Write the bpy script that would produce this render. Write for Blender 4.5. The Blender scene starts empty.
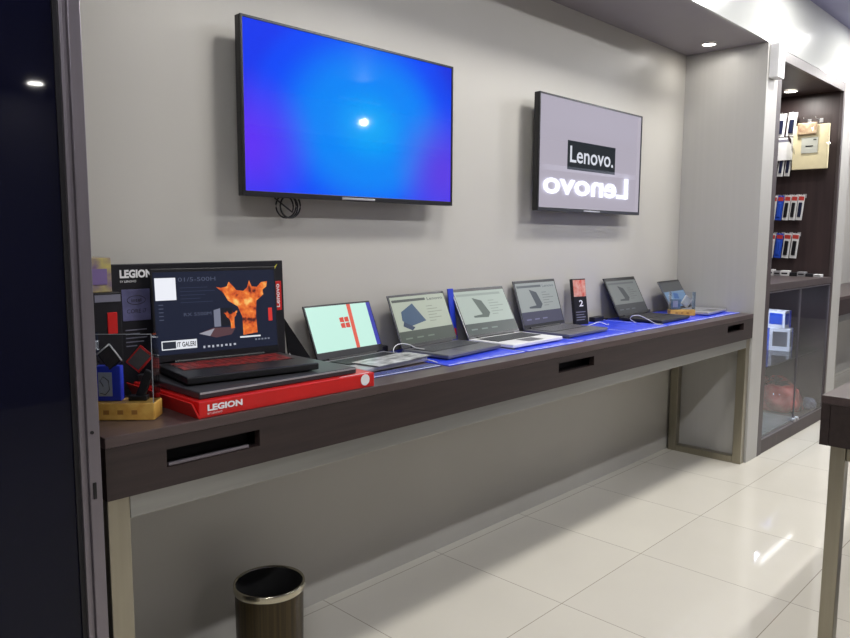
import bpy, bmesh, math, random
from mathutils import Vector, Matrix
random.seed(7)
S = bpy.context.scene
COL = S.collection
PI = math.pi
H = 2.44      # underside of the boxed-out soffit
HC = 2.81     # shop ceiling
D = 0.481     # depth of counter and soffit

# ------------------------------------------------------------------ materials
def lin(c):
    return tuple(((v/255)/12.92 if v/255 <= .04045 else ((v/255+.055)/1.055)**2.4) for v in c) + (1,)
MATS = {}
def mat(name, col, rough=.5, metal=0, var=0, scale=(8, 8, 8), emit=0, coat=0, bump=0, trans=0, spec=None, col2=None):
    if name in MATS: return MATS[name]
    m = bpy.data.materials.new(name); m.use_nodes = True
    nt = m.node_tree; b = nt.nodes['Principled BSDF']
    c = lin(col)
    b.inputs['Base Color'].default_value = c
    b.inputs['Roughness'].default_value = rough
    b.inputs['Metallic'].default_value = metal
    b.inputs['Coat Weight'].default_value = coat
    b.inputs['Coat Roughness'].default_value = .03
    if spec is not None: b.inputs['Specular IOR Level'].default_value = spec
    if trans: b.inputs['Transmission Weight'].default_value = trans
    if emit:
        b.inputs['Emission Color'].default_value = c
        b.inputs['Emission Strength'].default_value = emit
        b.inputs['Base Color'].default_value = (.01, .01, .01, 1)
    else:
        tc = nt.nodes.new('ShaderNodeTexCoord'); mp = nt.nodes.new('ShaderNodeMapping')
        mp.inputs['Scale'].default_value = scale
        nz = nt.nodes.new('ShaderNodeTexNoise'); nz.inputs['Scale'].default_value = 1; nz.inputs['Detail'].default_value = 5
        nt.links.new(tc.outputs['Object'], mp.inputs['Vector']); nt.links.new(mp.outputs['Vector'], nz.inputs['Vector'])
        mx = nt.nodes.new('ShaderNodeMix'); mx.data_type = 'RGBA'
        v = var if var else .04
        c2 = lin(col2) if col2 else tuple(x*(1-v) for x in c[:3]) + (1,)
        c1 = c if col2 else tuple(min(1, x*(1+v)) for x in c[:3]) + (1,)
        rmp = nt.nodes.new('ShaderNodeMapRange')
        rmp.inputs['From Min'].default_value = .32; rmp.inputs['From Max'].default_value = .68
        nt.links.new(nz.outputs['Fac'], rmp.inputs['Value'])
        mx.inputs[6].default_value = c1; mx.inputs[7].default_value = c2
        nt.links.new(rmp.outputs['Result'], mx.inputs[0]); nt.links.new(mx.outputs[2], b.inputs['Base Color'])
        if bump:
            bp = nt.nodes.new('ShaderNodeBump'); bp.inputs['Strength'].default_value = bump; bp.inputs['Distance'].default_value = .002
            nt.links.new(nz.outputs['Fac'], bp.inputs['Height']); nt.links.new(bp.outputs['Normal'], b.inputs['Normal'])
    MATS[name] = m
    return m

def glow(name, col, s=1.0, rough=.12):
    """lit screen surface: emits its picture under a glossy pane"""
    m = mat(name, col, rough=rough, emit=s, spec=.5 if name.startswith('tv') else .18)
    return m

M_wall = mat('wall_paint', (188, 185, 178), .42, var=.03, scale=(1.5, 1.5, 1.5))
M_panel = mat('panel_paint', (174, 172, 168), .38, var=.02, scale=(40, 40, .4))
M_soffit = mat('soffit_shaded', (140, 134, 138), .5, var=.02)  # shade of the unlit underside is put into this colour
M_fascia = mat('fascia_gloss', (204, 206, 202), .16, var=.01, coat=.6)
M_ceil = mat('ceiling_paint', (128, 128, 165), .5, var=.02)
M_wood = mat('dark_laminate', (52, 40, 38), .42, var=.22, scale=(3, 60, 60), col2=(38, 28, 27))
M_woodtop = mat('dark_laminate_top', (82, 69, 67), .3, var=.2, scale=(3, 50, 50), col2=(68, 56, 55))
M_cab = mat('cabinet_laminate', (60, 46, 46), .45, scale=(30, 30, 2), col2=(48, 36, 37))
M_cabfr = mat('cabinet_frame_laminate', (78, 69, 69), .4, scale=(60, 60, 3), col2=(66, 58, 58))
M_steel = mat('brushed_steel', (160, 154, 138), .3, metal=.9, scale=(60, 60, 3), var=.05)  # warm tint of floor reflections is put into the steel colour
M_steel2 = mat('brushed_steel_beam', (158, 158, 154), .34, metal=.85, scale=(3, 60, 60), var=.05)
M_alu = mat('aluminium', (132, 126, 132), .34, metal=.75, scale=(80, 80, 2), var=.05)
M_rub = mat('black_rubber', (20, 18, 22), .5)
M_dglass = mat('dark_glass', (12, 13, 30), .03, spec=.22)
M_blk = mat('black_plastic', (22, 22, 25), .4)
M_gblk = mat('gloss_black', (14, 14, 17), .12)
M_bezel = mat('bezel', (26, 26, 30), .3)
M_void = mat('recess_black', (10, 9, 10), .7)
M_white = mat('white_plastic', (225, 225, 225), .35)
M_silver = mat('silver_laptop', (186, 186, 190), .32, metal=.6)
M_grey = mat('grey_laptop', (112, 112, 118), .38, metal=.5)
M_dgrey = mat('dark_laptop', (44, 44, 48), .4, metal=.3)
M_key = mat('keys_dark', (34, 34, 38), .5)
M_keyl = mat('keys_grey', (70, 72, 76), .5)
M_kred = mat('keys_red', (150, 34, 30), .45, scale=(45, 45, 45), col2=(44, 18, 18))
M_red = mat('red_card', (196, 26, 24), .35, var=.05)
M_blue = mat('blue_mat', (34, 58, 214), .3, var=.25, scale=(14, 14, 14), col2=(60, 84, 235))
M_bluedull = mat('blue_mat_dull', (88, 98, 150), .25, var=.25, scale=(14, 14, 14), col2=(60, 66, 120))
M_edge = mat('mat_white', (205, 210, 240), .4)
M_ylw = mat('yellow_base', (214, 172, 88), .4, var=.12, scale=(40, 40, 40), col2=(190, 142, 62))
M_clothcard = mat('card_black', (20, 20, 26), .35, var=.1)
M_txt = mat('print_white', (228, 228, 230), .5)
M_txtg = mat('print_grey', (120, 120, 135), .5)
M_ptxt = mat('print_black', (24, 24, 26), .5)

def clear_glass(name, tint=(1, 1, 1), refl=1.0):
    m = bpy.data.materials.new(name); m.use_nodes = True; nt = m.node_tree
    nt.nodes.remove(nt.nodes['Principled BSDF'])
    out = nt.nodes['Material Output']
    tr = nt.nodes.new('ShaderNodeBsdfTransparent'); tr.inputs[0].default_value = (*tint, 1)
    gl = nt.nodes.new('ShaderNodeBsdfGlossy'); gl.inputs['Roughness'].default_value = .02
    fr = nt.nodes.new('ShaderNodeFresnel'); fr.inputs['IOR'].default_value = 1.45
    mu = nt.nodes.new('ShaderNodeMath'); mu.operation = 'MULTIPLY'; mu.inputs[1].default_value = refl
    mx = nt.nodes.new('ShaderNodeMixShader')
    nt.links.new(fr.outputs[0], mu.inputs[0]); nt.links.new(mu.outputs[0], mx.inputs[0])
    nt.links.new(tr.outputs[0], mx.inputs[1]); nt.links.new(gl.outputs[0], mx.inputs[2])
    nt.links.new(mx.outputs[0], out.inputs['Surface'])
    return m
M_glass = clear_glass('clear_glass', (.95, .96, .98), .36)
M_acr = clear_glass('clear_acrylic', (.96, .97, .98), .8)
M_bag = clear_glass('clear_plastic_film', (.9, .9, .88), 1.0)

def tile_mat():
    m = bpy.data.materials.new('polished_tiles'); m.use_nodes = True; nt = m.node_tree
    b = nt.nodes['Principled BSDF']
    tc = nt.nodes.new('ShaderNodeTexCoord'); mp = nt.nodes.new('ShaderNodeMapping')
    mp.inputs['Location'].default_value = (2.81 + 12, .645 + 12, 0)
    br = nt.nodes.new('ShaderNodeTexBrick'); br.offset = 0; br.squash = 1
    br.inputs['Scale'].default_value = 1; br.inputs['Brick Width'].default_value = .6; br.inputs['Row Height'].default_value = .6
    br.inputs['Mortar Size'].default_value = .0016; br.inputs['Mortar Smooth'].default_value = 0
    br.inputs['Color1'].default_value = lin((220, 215, 202)); br.inputs['Color2'].default_value = lin((214, 209, 197))
    br.inputs['Mortar'].default_value = lin((160, 152, 138))
    nt.links.new(tc.outputs['Object'], mp.inputs[0]); nt.links.new(mp.outputs[0], br.inputs['Vector'])
    nz = nt.nodes.new('ShaderNodeTexNoise'); nz.inputs['Scale'].default_value = 2.2; nz.inputs['Detail'].default_value = 6
    nt.links.new(tc.outputs['Object'], nz.inputs['Vector'])
    mx = nt.nodes.new('ShaderNodeMix'); mx.data_type = 'RGBA'; mx.blend_type = 'MULTIPLY'; mx.inputs[0].default_value = .12
    nt.links.new(br.outputs['Color'], mx.inputs[6]); nt.links.new(nz.outputs['Fac'], mx.inputs[7])
    nt.links.new(mx.outputs[2], b.inputs['Base Color'])
    b.inputs['Roughness'].default_value = .04
    b.inputs['Specular IOR Level'].default_value = .5
    return m
M_tile = tile_mat()

# ------------------------------------------------------------------ mesh builder
class MB:
    def __init__(s): s.bm = bmesh.new(); s.mats = []
    def mi(s, m):
        if m not in s.mats: s.mats.append(m)
        return s.mats.index(m)
    def _fin(s, verts, m, mx, bev=0, seg=2):
        fs = set(f for v in verts for f in v.link_faces)
        if bev:
            es = list(set(e for v in verts for e in v.link_edges))
            r = bmesh.ops.bevel(s.bm, geom=es, offset=bev, segments=seg, affect='EDGES', profile=.5)
            fs = set(r['faces']) | set(f for f in fs if f.is_valid)
            verts = list(set(v for f in fs for v in f.verts))
        i = s.mi(m)
        for f in fs: f.material_index = i
        if mx is not None: bmesh.ops.transform(s.bm, matrix=mx, verts=verts)
    def box(s, x0, x1, y0, y1, z0, z1, m, bev=0, mx=None, seg=2):
        r = bmesh.ops.create_cube(s.bm, size=1)
        for v in r['verts']:
            v.co = Vector(((x0+x1)/2 + v.co.x*(x1-x0), (y0+y1)/2 + v.co.y*(y1-y0), (z0+z1)/2 + v.co.z*(z1-z0)))
        s._fin(r['verts'], m, mx, bev, seg); return s
    def cyl(s, c, r, h, m, r2=None, seg=40, mx=None, axis='Z', bev=0):
        o = bmesh.ops.create_cone(s.bm, cap_ends=True, segments=seg, radius1=r, radius2=r if r2 is None else r2, depth=h)
        R = {'Z': Matrix(), 'X': Matrix.Rotation(PI/2, 4, 'Y'), 'Y': Matrix.Rotation(PI/2, 4, 'X')}[axis]
        T = Matrix.Translation(c) @ R
        s._fin(o['verts'], m, (mx @ T) if mx is not None else T, bev); return s
    def lathe(s, prof, m, seg=48, c=(0, 0, 0)):
        rings = []
        for (r, z) in prof:
            rings.append([s.bm.verts.new((c[0]+r*math.cos(2*PI*k/seg), c[1]+r*math.sin(2*PI*k/seg), c[2]+z)) for k in range(seg)])
        i = s.mi(m)
        for a, b in zip(rings, rings[1:]):
            for k in range(seg):
                f = s.bm.faces.new((a[k], a[(k+1) % seg], b[(k+1) % seg], b[k])); f.material_index = i; f.smooth = True
        return s
    def poly(s, pts, m, thick=0, n=None):
        """flat outline; thick extrudes along n"""
        i = s.mi(m); vs = [s.bm.verts.new(p) for p in pts]; f = s.bm.faces.new(vs); f.material_index = i
        if thick:
            ws = [s.bm.verts.new(Vector(p) + Vector(n)*thick) for p in pts]
            g = s.bm.faces.new(list(reversed(ws))); g.material_index = i
            k = len(pts)
            for a in range(k):
                q = s.bm.faces.new((vs[(a+1) % k], vs[a], ws[a], ws[(a+1) % k])); q.material_index = i
        return s
    def tube(s, path, r, m, seg=8, cyclic=False):
        P = [Vector(p) for p in path]; n = len(P); rings = []
        up = Vector((0, 0, 1))
        for k in range(n):
            a = P[k-1] if (k > 0 or cyclic) else P[k]; b = P[(k+1) % n] if (k < n-1 or cyclic) else P[k]
            t = (b-a).normalized(); u = t.cross(up)
            if u.length < 1e-3: u = t.cross(Vector((1, 0, 0)))
            u.normalize(); v = t.cross(u)
            rings.append([s.bm.verts.new(P[k] + r*(math.cos(2*PI*j/seg)*u + math.sin(2*PI*j/seg)*v)) for j in range(seg)])
        i = s.mi(m); rr = list(zip(rings, rings[1:])) + ([(rings[-1], rings[0])] if cyclic else [])
        for a, b in rr:
            for j in range(seg):
                f = s.bm.faces.new((a[j], a[(j+1) % seg], b[(j+1) % seg], b[j])); f.material_index = i; f.smooth = True
        if not cyclic:
            for R in (rings[0], rings[-1]):
                f = s.bm.faces.new(R); f.material_index = i
        return s
    def text(s, txt, w, h, mx, m, bold=.02, ext=.002, spacing=1.0):
        """writing fitted to w x h, in the local XZ plane of mx, lower left at its origin"""
        cu = bpy.data.curves.new('t', 'FONT'); cu.body = txt; cu.offset = bold; cu.extrude = 0; cu.space_character = spacing
        cu.resolution_u = 3
        ob = bpy.data.objects.new('t', cu); COL.objects.link(ob)
        bpy.context.view_layer.update()
        me = bpy.data.meshes.new_from_object(ob.evaluated_get(bpy.context.evaluated_depsgraph_get()))
        bpy.data.objects.remove(ob); bpy.data.curves.remove(cu)
        xs = [v.co.x for v in me.vertices]; ys = [v.co.y for v in me.vertices]
        x0, x1, y0, y1 = min(xs), max(xs), min(ys), max(ys)
        i = s.mi(m); vs = []
        for v in me.vertices:
            p = Vector(((v.co.x-x0)/(x1-x0)*w, 0, (v.co.y-y0)/(y1-y0)*h)); vs.append(s.bm.verts.new(mx @ p))
        for p in me.polygons:
            try:
                f = s.bm.faces.new([vs[k] for k in p.vertices]); f.material_index = i
            except ValueError: pass
        bpy.data.meshes.remove(me); return s
    def build(s, name, parent=None, smooth=False, loc=None, rot=None, fix=True):
        if fix: bmesh.ops.recalc_face_normals(s.bm, faces=s.bm.faces)
        me = bpy.data.meshes.new(name); s.bm.to_mesh(me); s.bm.free()
        for m in s.mats: me.materials.append(m)
        if smooth:
            for p in me.polygons: p.use_smooth = True
        o = bpy.data.objects.new(name, me); COL.objects.link(o)
        if parent: o.parent = parent
        if loc: o.location = loc
        if rot: o.rotation_euler = rot
        return o

def tag(o, label=None, cat=None, group=None, kind=None):
    if label: o['label'] = label
    if cat: o['category'] = cat
    if group: o['group'] = group
    if kind: o['kind'] = kind
    return o
def thing(name, label, cat, loc=(0, 0, 0), rz=0, group=None, rot=None):
    o = bpy.data.objects.new(name, None); COL.objects.link(o); o.empty_display_size = .05
    o.location = loc; o.rotation_euler = rot if rot else (0, 0, rz)
    return tag(o, label, cat, group)
def struct(name, mb): return tag(mb.build(name), kind='structure')
def T(x, y, z): return Matrix.Translation((x, y, z))
def copy_tree(o, parent=None):
    c = o.copy(); COL.objects.link(c)
    if parent: c.parent = parent
    for ch in list(o.children): copy_tree(ch, c)
    return c

# ------------------------------------------------------------------ the setting
XL, XR, YF = -6.5, 9.0, -5.2
struct('floor', MB().box(XL, XR, YF, .1, -.08, 0, M_tile))
struct('ceiling', MB().box(XL, XR, YF, .1, HC, HC+.08, M_ceil))
struct('wall_back', MB().box(XL, XR, 0, .1, 0, HC, M_wall))
M_far = mat('far_wall_dimmed', (118, 116, 122), .6, var=.05)  # unseen wall, colour darkened to dim its reflection in the cabinet glass
struct('wall_front', MB().box(XL, XR, YF-.1, YF, 0, HC, M_far))
struct('wall_left', MB().box(XL-.1, XL, YF, 0, 0, HC, M_wall))
struct('wall_right', MB().box(XR, XR+.1, YF, 0, 0, HC, mat('right_wall_dimmed', (78, 74, 84), .6, var=.05)))  # unseen wall too, darkened for what the glass doors mirror
# boxed-out soffit over the counter and cabinet: underside grey with shade in its colour, glossy white fascia
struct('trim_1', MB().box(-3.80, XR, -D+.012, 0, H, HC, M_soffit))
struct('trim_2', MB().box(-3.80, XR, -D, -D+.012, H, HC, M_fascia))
# side panel between counter and display cabinet
struct('trim_3', MB().box(0, .178, -D, 0, 0, H, M_panel, bev=.002))
struct('trim_4', MB().box(1.535, 1.74, -D, 0, 0, H, M_panel, bev=.002))
# matching soffit across the shop
struct('trim_5', MB().box(XL, XR, YF, YF+.62, H, HC, M_soffit))
# dark glass door unit left of the counter
struct('wall_partition', MB().box(XL, -3.813, -.50, 0, 0, HC, M_rub))
dr = thing('door_1', None, None, (-3.85, -.50, 0)); del_ = None
tag(dr, kind='structure')
mb = MB()
mb.box(-2.6, -.012, -.045, -.012, .06, 2.78, M_dglass); mb.build('door_pane', dr)
mb = MB()   # aluminium stile with its rubber gasket and groove
mb.box(.012, .037, -.06, 0, 0, 2.80, M_alu, bev=.002)
mb.box(.003, .012, -.052, 0, 0, 2.80, M_alu, bev=.001)
mb.box(-.003, .003, -.058, 0, 0, 2.80, M_alu, bev=.001)
mb.box(-.012, -.003, -.05, 0, 0, 2.80, M_rub)
mb.box(-2.6, -.012, -.06, 0, 0, .06, M_alu, bev=.002)
mb.box(-2.6, -.012, -.06, 0, 2.78, 2.80, M_alu, bev=.002)
mb.build('door_frame', dr)
mb = MB(); mb.cyl((.021, -.0608, .94), .0035, .003, M_void, axis='Y', seg=16)
mb.box(.018, .025, -.0625, -.0598, .80, .835, M_void, bev=.001); mb.build('door_lock', dr)

# ------------------------------------------------------------------ lights of the shop
def emat(name, col, s):
    m = mat(name, col, emit=s); return m
M_lamp = emat('lamp_glow', (255, 250, 240), 24)
M_lamps = emat('downlight_glow', (255, 246, 228), 20)
M_tube = emat('tube_glow', (250, 252, 255), 60)
def round_lamp(x, y, z, r, label, group, m=M_lamps):
    t = thing('recessed_downlight', label, 'ceiling light', (x, y, z), group=group)
    b = MB(); b.lathe([(r, -.001), (r*1.22, -.001), (r*1.25, -.006), (r*1.18, -.010), (r*1.0, -.006), (r, -.001)], M_white); b.build('trim_ring', t)
    MB().cyl((0, 0, -.003), r, .004, m, seg=32).build('diffuser', t)
    return t
def area(name, loc, size, power, col=(1, .97, .92), sy=None, rot=(0, 0, 0)):
    l = bpy.data.lights.new(name, 'AREA'); l.shape = 'RECTANGLE' if sy else 'DISK'; l.size = size
    if sy: l.size_y = sy
    l.energy = power; l.color = col
    o = bpy.data.objects.new(name, l); COL.objects.link(o); o.location = loc; o.rotation_euler = rot
    return o
round_lamp(-.19, -.22, H, .034, 'round recessed downlight in the soffit above the far end of the counter', None)
area('lamp_soffit', (-.19, -.22, H-.012), .09, .9)
for i, (x, y) in enumerate([(-2.7, -.98), (-1.3, -.98), (.1, -.98), (1.5, -.98), (3.0, -.98)]):
    round_lamp(x, y, HC, .15, 'round recessed ceiling downlight over the walkway', 'ceiling downlights over the walkway', M_lamp)
    area('lamp_walk', (x, y, HC-.014), .3, (12, 12.5, 17, 19, 17)[i], (1, .985, .96))
for x, y in [(-2.45, -4.86), (-5.2, -4.86)]:
    round_lamp(x, y, H, .05, 'round recessed downlight in the soffit across the shop', 'downlights in the opposite soffit')
    area('lamp_front', (x, y, H-.012), .1, 6)
for x, y in [(-4.6, -2.0), (-1.2, -2.0), (2.2, -2.0), (5.55, -2.0)]:
    t = thing('tube_light', 'long white tube light fixed under the shop ceiling', 'ceiling light', (x, y, HC), group='ceiling tube lights')
    MB().box(-.62, .62, -.03, .03, -.03, 0, M_white, bev=.003).build('housing', t)
    MB().cyl((0, 0, -.045), .016, 1.2, M_tube, axis='X', seg=20).build('tube', t)
    area('lamp_tube', (x, y, HC-.07), 1.2, 23, (1, 1, 1), sy=.06)
# lamp reflected in the big television: spotlight on the ceiling near the front
t = thing('track_spotlight', 'white track spotlight on the ceiling near the shop front', 'spotlight', (.96, -4.3, HC))
MB().box(-.3, .3, -.015, .015, -.02, 0, M_white).build('track', t)
sp = MB(); sp.cyl((0, 0, 0), .04, .12, M_white, r2=.045, axis='Z'); sp.build('spot_head', t, loc=(0, 0, -.19), rot=(math.radians(-70), 0, math.radians(40)))
MB().tube([(0, 0, -.02), (0, 0, -.19)], .008, M_white).build('stem', t)
sg = bpy.data.lights.new('spot', 'SPOT'); sg.energy = 14; sg.spot_size = .9; sg.shadow_soft_size = .022
so = bpy.data.objects.new('spot', sg); COL.objects.link(so); so.location = (.96, -4.24, 2.567)
so.rotation_euler = (Vector((-2.7, -.08, 1.6))-Vector((.96, -4.24, 2.567))).to_track_quat('-Z', 'Y').to_euler()
# glowing shop sign on the far wall, mirrored by the second television
M_neon = emat('neon_glow', (225, 232, 255), 20)
mb = MB(); mb.text('Lenovo', 2.79, .38, T(8.44, YF+.035, 2.06) @ Matrix.Rotation(PI, 4, 'Z'), M_neon, bold=.022)
tag(mb.build('illuminated_sign'), 'glowing white letter sign on the wall across the shop', 'sign')

# ------------------------------------------------------------------ counters
def counter(label, x0, x1, y0, y1, slots, ls=.05, ix=.004, iy=.012):
    t = thing('display_counter', label, 'counter', (x0, y0, 0)); L = x1-x0; W = y1-y0
    zb, zt = .757, .90
    b = MB()
    b.box(0, L, .0, W, zt-.024, zt, M_woodtop, bev=.0015)   # top
    b.build('countertop', t)
    b = MB()                                               # apron boards with real cut-outs in the front one
    def front(xa, xb, za, zc): b.box(xa, xb, .001, .025, za, zc, M_wood)
    cur = 0
    for (a, c, zl, zh) in slots:
        front(cur, a, zb, zt-.0245); front(a, c, zb, zl); front(a, c, zh, zt-.0245); cur = c
    front(cur, L, zb, zt-.0245)
    b.box(.001, .024, .026, W-.025, zb, zt-.0245, M_wood); b.box(L-.024, L-.001, .026, W-.025, zb, zt-.0245, M_wood)
    b.box(0, L, W-.024, W-.001, zb, zt-.0245, M_wood)
    b.box(.024, L-.024, .026, W-.025, zb, zb+.006, M_void)
    b.build('apron', t)
    for (a, c, zl, zh) in slots:
        q = MB(); q.box(a+.002, c-.002, .060, .064, zl-.01, zh+.01, M_void)
        q.box(a, c, .026, .06, zl-.004, zl-.0005, M_void); q.build('slot_recess', t)
        if a < 1 and L > 3:
            q = MB(); q.box(a+.006, c-.03, .004, .014, zl+.001, zl+.009, M_alu, bev=.002); q.build('pull_strip', t)
    q = MB(); q.box(ix+ls+.0005, L-ix-ls-.0005, .012, .052, zb-.055, zb-.0005, M_steel2, bev=.002); q.build('steel_beam', t)
    for xx in (ix, L-ix-ls):
        for yy in (iy, W-iy-ls):
            MB().box(xx, xx+ls, yy, yy+ls, 0, zb-.0005, M_steel, bev=.002).build('leg', t)
        MB().box(xx, xx+ls, iy+ls+.0005, W-iy-ls-.0005, 0, .04, M_steel, bev=.002).build('floor_rail', t)
        MB().box(xx+.005, xx+ls-.005, iy+ls+.0005, W-iy-ls-.0005, zb-.05, zb-.001, M_steel, bev=.002).build('top_rail', t)
    return t
x0 = -3.772
counter('long dark wood display counter on steel legs carrying the row of open laptops', x0, -.001, -D, -.002,
        [(-3.632-x0, -3.38-x0, .803, .846), (-2.02-x0, -1.76-x0, .812, .852), (-.372-x0, -.14-x0, .817, .857)])
counter('dark wood counter with steel frame beyond the glass display cabinet at the right edge', 1.745, 4.4, -D, -.002, [(1, 1.25, .812, .852)])
counter('dark wood island counter on steel legs cut off by the lower right edge', -2.158, .3, -2.15, -1.452, [(1, 1.25, .812, .852)], .04, .05, .018)

# ------------------------------------------------------------------ televisions
def grad_screen():
    m = bpy.data.materials.new('tv_blue_picture'); m.use_nodes = True; nt = m.node_tree; b = nt.nodes['Principled BSDF']
    b.inputs['Base Color'].default_value = (.005, .005, .01, 1); b.inputs['Roughness'].default_value = .035
    tc = nt.nodes.new('ShaderNodeTexCoord')
    def dist(cx, cz, sx, sz):
        mp = nt.nodes.new('ShaderNodeMapping'); mp.inputs['Location'].default_value = (-cx/sx, 0, -cz/sz); mp.inputs['Scale'].default_value = (1/sx, 0, 1/sz)
        ln = nt.nodes.new('ShaderNodeVectorMath'); ln.operation = 'LENGTH'
        nt.links.new(tc.outputs['Object'], mp.inputs[0]); nt.links.new(mp.outputs[0], ln.inputs[0])
        return ln.outputs['Value']
    def ramp(src, stops):
        r = nt.nodes.new('ShaderNodeValToRGB'); r.color_ramp.interpolation = 'EASE'
        while len(r.color_ramp.elements) > 1: r.color_ramp.elements.remove(r.color_ramp.elements[0])
        r.color_ramp.elements[0].position = stops[0][0]; r.color_ramp.elements[0].color = lin(stops[0][1])
        for p_, c_ in stops[1:]:
            e = r.color_ramp.elements.new(p_); e.color = lin(c_)
        nt.links.new(src, r.inputs[0]); return r.outputs[0]
    def mix(fac, a, c):
        x = nt.nodes.new('ShaderNodeMix'); x.data_type = 'RGBA'
        nt.links.new(fac, x.inputs[0]); nt.links.new(a, x.inputs[6])
        x.inputs[7].default_value = lin(c); return x.outputs[2]
    base = ramp(dist(.52, .26, .52, .40), [(0, (0, 172, 255)), (.42, (0, 138, 255)), (.85, (10, 76, 255)), (1, (24, 60, 245))])
    f1 = ramp(dist(.02, .16, .30, .26), [(0, (240, 240, 240)), (1, (0, 0, 0))])
    c = mix(f1, base, (104, 50, 252))
    f2 = ramp(dist(.90, .12, .30, .30), [(0, (245, 245, 245)), (1, (0, 0, 0))])
    c = mix(f2, c, (98, 62, 232))
    f3 = ramp(dist(.95, .50, .2, .2), [(0, (150, 150, 150)), (1, (0, 0, 0))])
    c = mix(f3, c, (26, 40, 190))
    nt.links.new(c, b.inputs['Emission Color']); b.inputs['Emission Strength'].default_value = .92
    return m
def television(label, x0, x1, z0, z1, scr, draw=None):
    W, Hh = x1-x0, z1-z0
    t = thing('television', label, 'television', (x0, -.085, z0), group=None)
    b = MB(); b.box(0, W, 0, .026, 0, Hh, M_blk, bev=.003); b.box(.12, W-.12, .026, .055, .05, Hh*.7, M_blk, bev=.006)
    b.build('housing', t)
    b = MB(); f = .008
    b.box(0, f, -.006, 0, 0, Hh, M_bezel, bev=.001); b.box(W-f, W, -.006, 0, 0, Hh, M_bezel, bev=.001)
    b.box(f, W-f, -.006, 0, Hh-f, Hh, M_bezel, bev=.001); b.box(f, W-f, -.006, 0, 0, .016, M_bezel, bev=.001)
    b.build('bezel', t)
    b = MB(); b.poly([(f, -.002, .016), (W-f, -.002, .016), (W-f, -.002, Hh-f), (f, -.002, Hh-f)], scr)
    if draw: draw(b, W, Hh)
    b.build('screen', t, fix=False)
    b = MB(); b.box(W*.3, W*.7, .055, .083, .12, .34, M_blk); b.build('wall_bracket', t)
    b = MB(); b.box(W/2-.09, W/2+.06, -.009, -.0062, .003, .010, M_silver, bev=.001); b.build('silver_strip', t)  # thin silver strip along the lower bezel
    return t
television('large wall television showing a plain glowing blue picture', -3.166, -2.216, 1.462, 1.998, grad_screen())
M_tv2 = glow('tv_grey_picture', (178, 172, 186), .95, .02)
M_tvb = glow('tv_logo_black', (26, 34, 40), 1, .02); M_tvw = glow('tv_logo_white', (215, 218, 228), 1, .02)
def tv2(b, W, Hh):
    xa, xb, za, zb = .236, .679, .200, .336
    b.poly([(xa, -.0026, za), (xb, -.0026, za), (xb, -.0026, zb), (xa, -.0026, zb)], M_tvb)
    b.text('Lenovo.', .40, .078, T(xa+.022, -.0032, za+.034), M_tvw, bold=.012)
television('wall television with a pale grey picture and a white word in a black box', -1.636, -.687, 1.462, 1.990, M_tv2, tv2)
# bunch of cable hanging below the first television
b = MB(); pts = []
for k in range(70):
    a = k/69*2*PI*3.2; pts.append((-2.985+.030*math.cos(a)+.022*math.sin(a)*.8+.0004*k, -.045+.006*math.sin(a*.5), 1.436+.032*math.sin(a)-.018*math.cos(a)))
pts = [(-3.03, -.05, 1.475), (-3.025, -.05, 1.46)] + pts
b.tube(pts, .0028, M_rub); tag(b.build('power_cable'), 'bundle of black cable dangling below the blue television', 'cable')

# ------------------------------------------------------------------ laptops
def sc(name, c, s=1): return glow('screen_' + name, c, s, .3)
def q(b, x0, x1, z0, z1, y, m): b.poly([(x0, y, z0), (x1, y, z0), (x1, y, z1), (x0, y, z1)], m)
def laptop(label, q7, z0, body, keym, draw, bezel=(.009, .012, .022), keyplate=None, group='open laptops on the display counter', lidm=None, hb=.018):
    x, y, a, w, dp, lean, h = q7
    t = thing('open_laptop', label, 'laptop', (x, y, z0), a, group)
    b = MB(); b.box(0, w, 0, dp, .003, hb, body, bev=.0035); b.build('base', t)
    for fx in (.03, w-.03):
        for fy in (.03, dp-.03): MB().cyl((fx, fy, .0016), .008, .0032, M_rub, seg=16).build('rubber_foot', t)
    kx0, kx1, ky0, ky1 = .028, w-.028, dp*.42, dp-.03
    b = MB(); b.box(kx0-.004, kx1+.004, ky0-.004, ky1+.004, hb-.0005, hb+.0006, keyplate or M_key)
    nx, ny = 15, 5; sx = (kx1-kx0)/nx; sy = (ky1-ky0)/ny
    for i in range(nx):
        for j in range(ny):
            if j == 0 and 4 <= i <= 8:
                if i == 4: b.box(kx0+4*sx+.001, kx0+9*sx-.001, ky0+.001, ky0+sy-.001, hb+.0006, hb+.0022, keym)
                continue
            b.box(kx0+i*sx+.001, kx0+(i+1)*sx-.001, ky0+j*sy+.001, ky0+(j+1)*sy-.001, hb+.0006, hb+.0022, keym)
    b.build('keyboard', t)
    b = MB(); b.box(w*.5-.052, w*.5+.052, .012, dp*.42-.016, hb-.0005, hb+.0006, M_dgrey if body is M_dgrey or body is M_blk else M_grey, bev=.0002); b.build('touchpad', t)
    b = MB(); b.cyl((w/2, dp-.004, hb+.001), .005, w*.72, M_blk, axis='X', seg=16); b.build('hinge', t)
    lid = MB(); lid.box(0, w, 0, .006, 0, h, lidm or body, bev=.002)
    L = lid.build('lid', t, loc=(0, dp-.002, hb+.002), rot=(-lean, 0, 0))
    sd, tp, bt = bezel
    b = MB(); q(b, .002, w-.002, .002, h-.002, -.0004, M_bezel); b.build('bezel', L, fix=False)
    b = MB(); q(b, sd, w-sd, bt, h-tp, -.0010, draw['bg'])
    if 'fn' in draw: draw['fn'](b, sd, w-sd, bt, h-tp)
    b.build('screen', L, fix=False)
    return t

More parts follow.
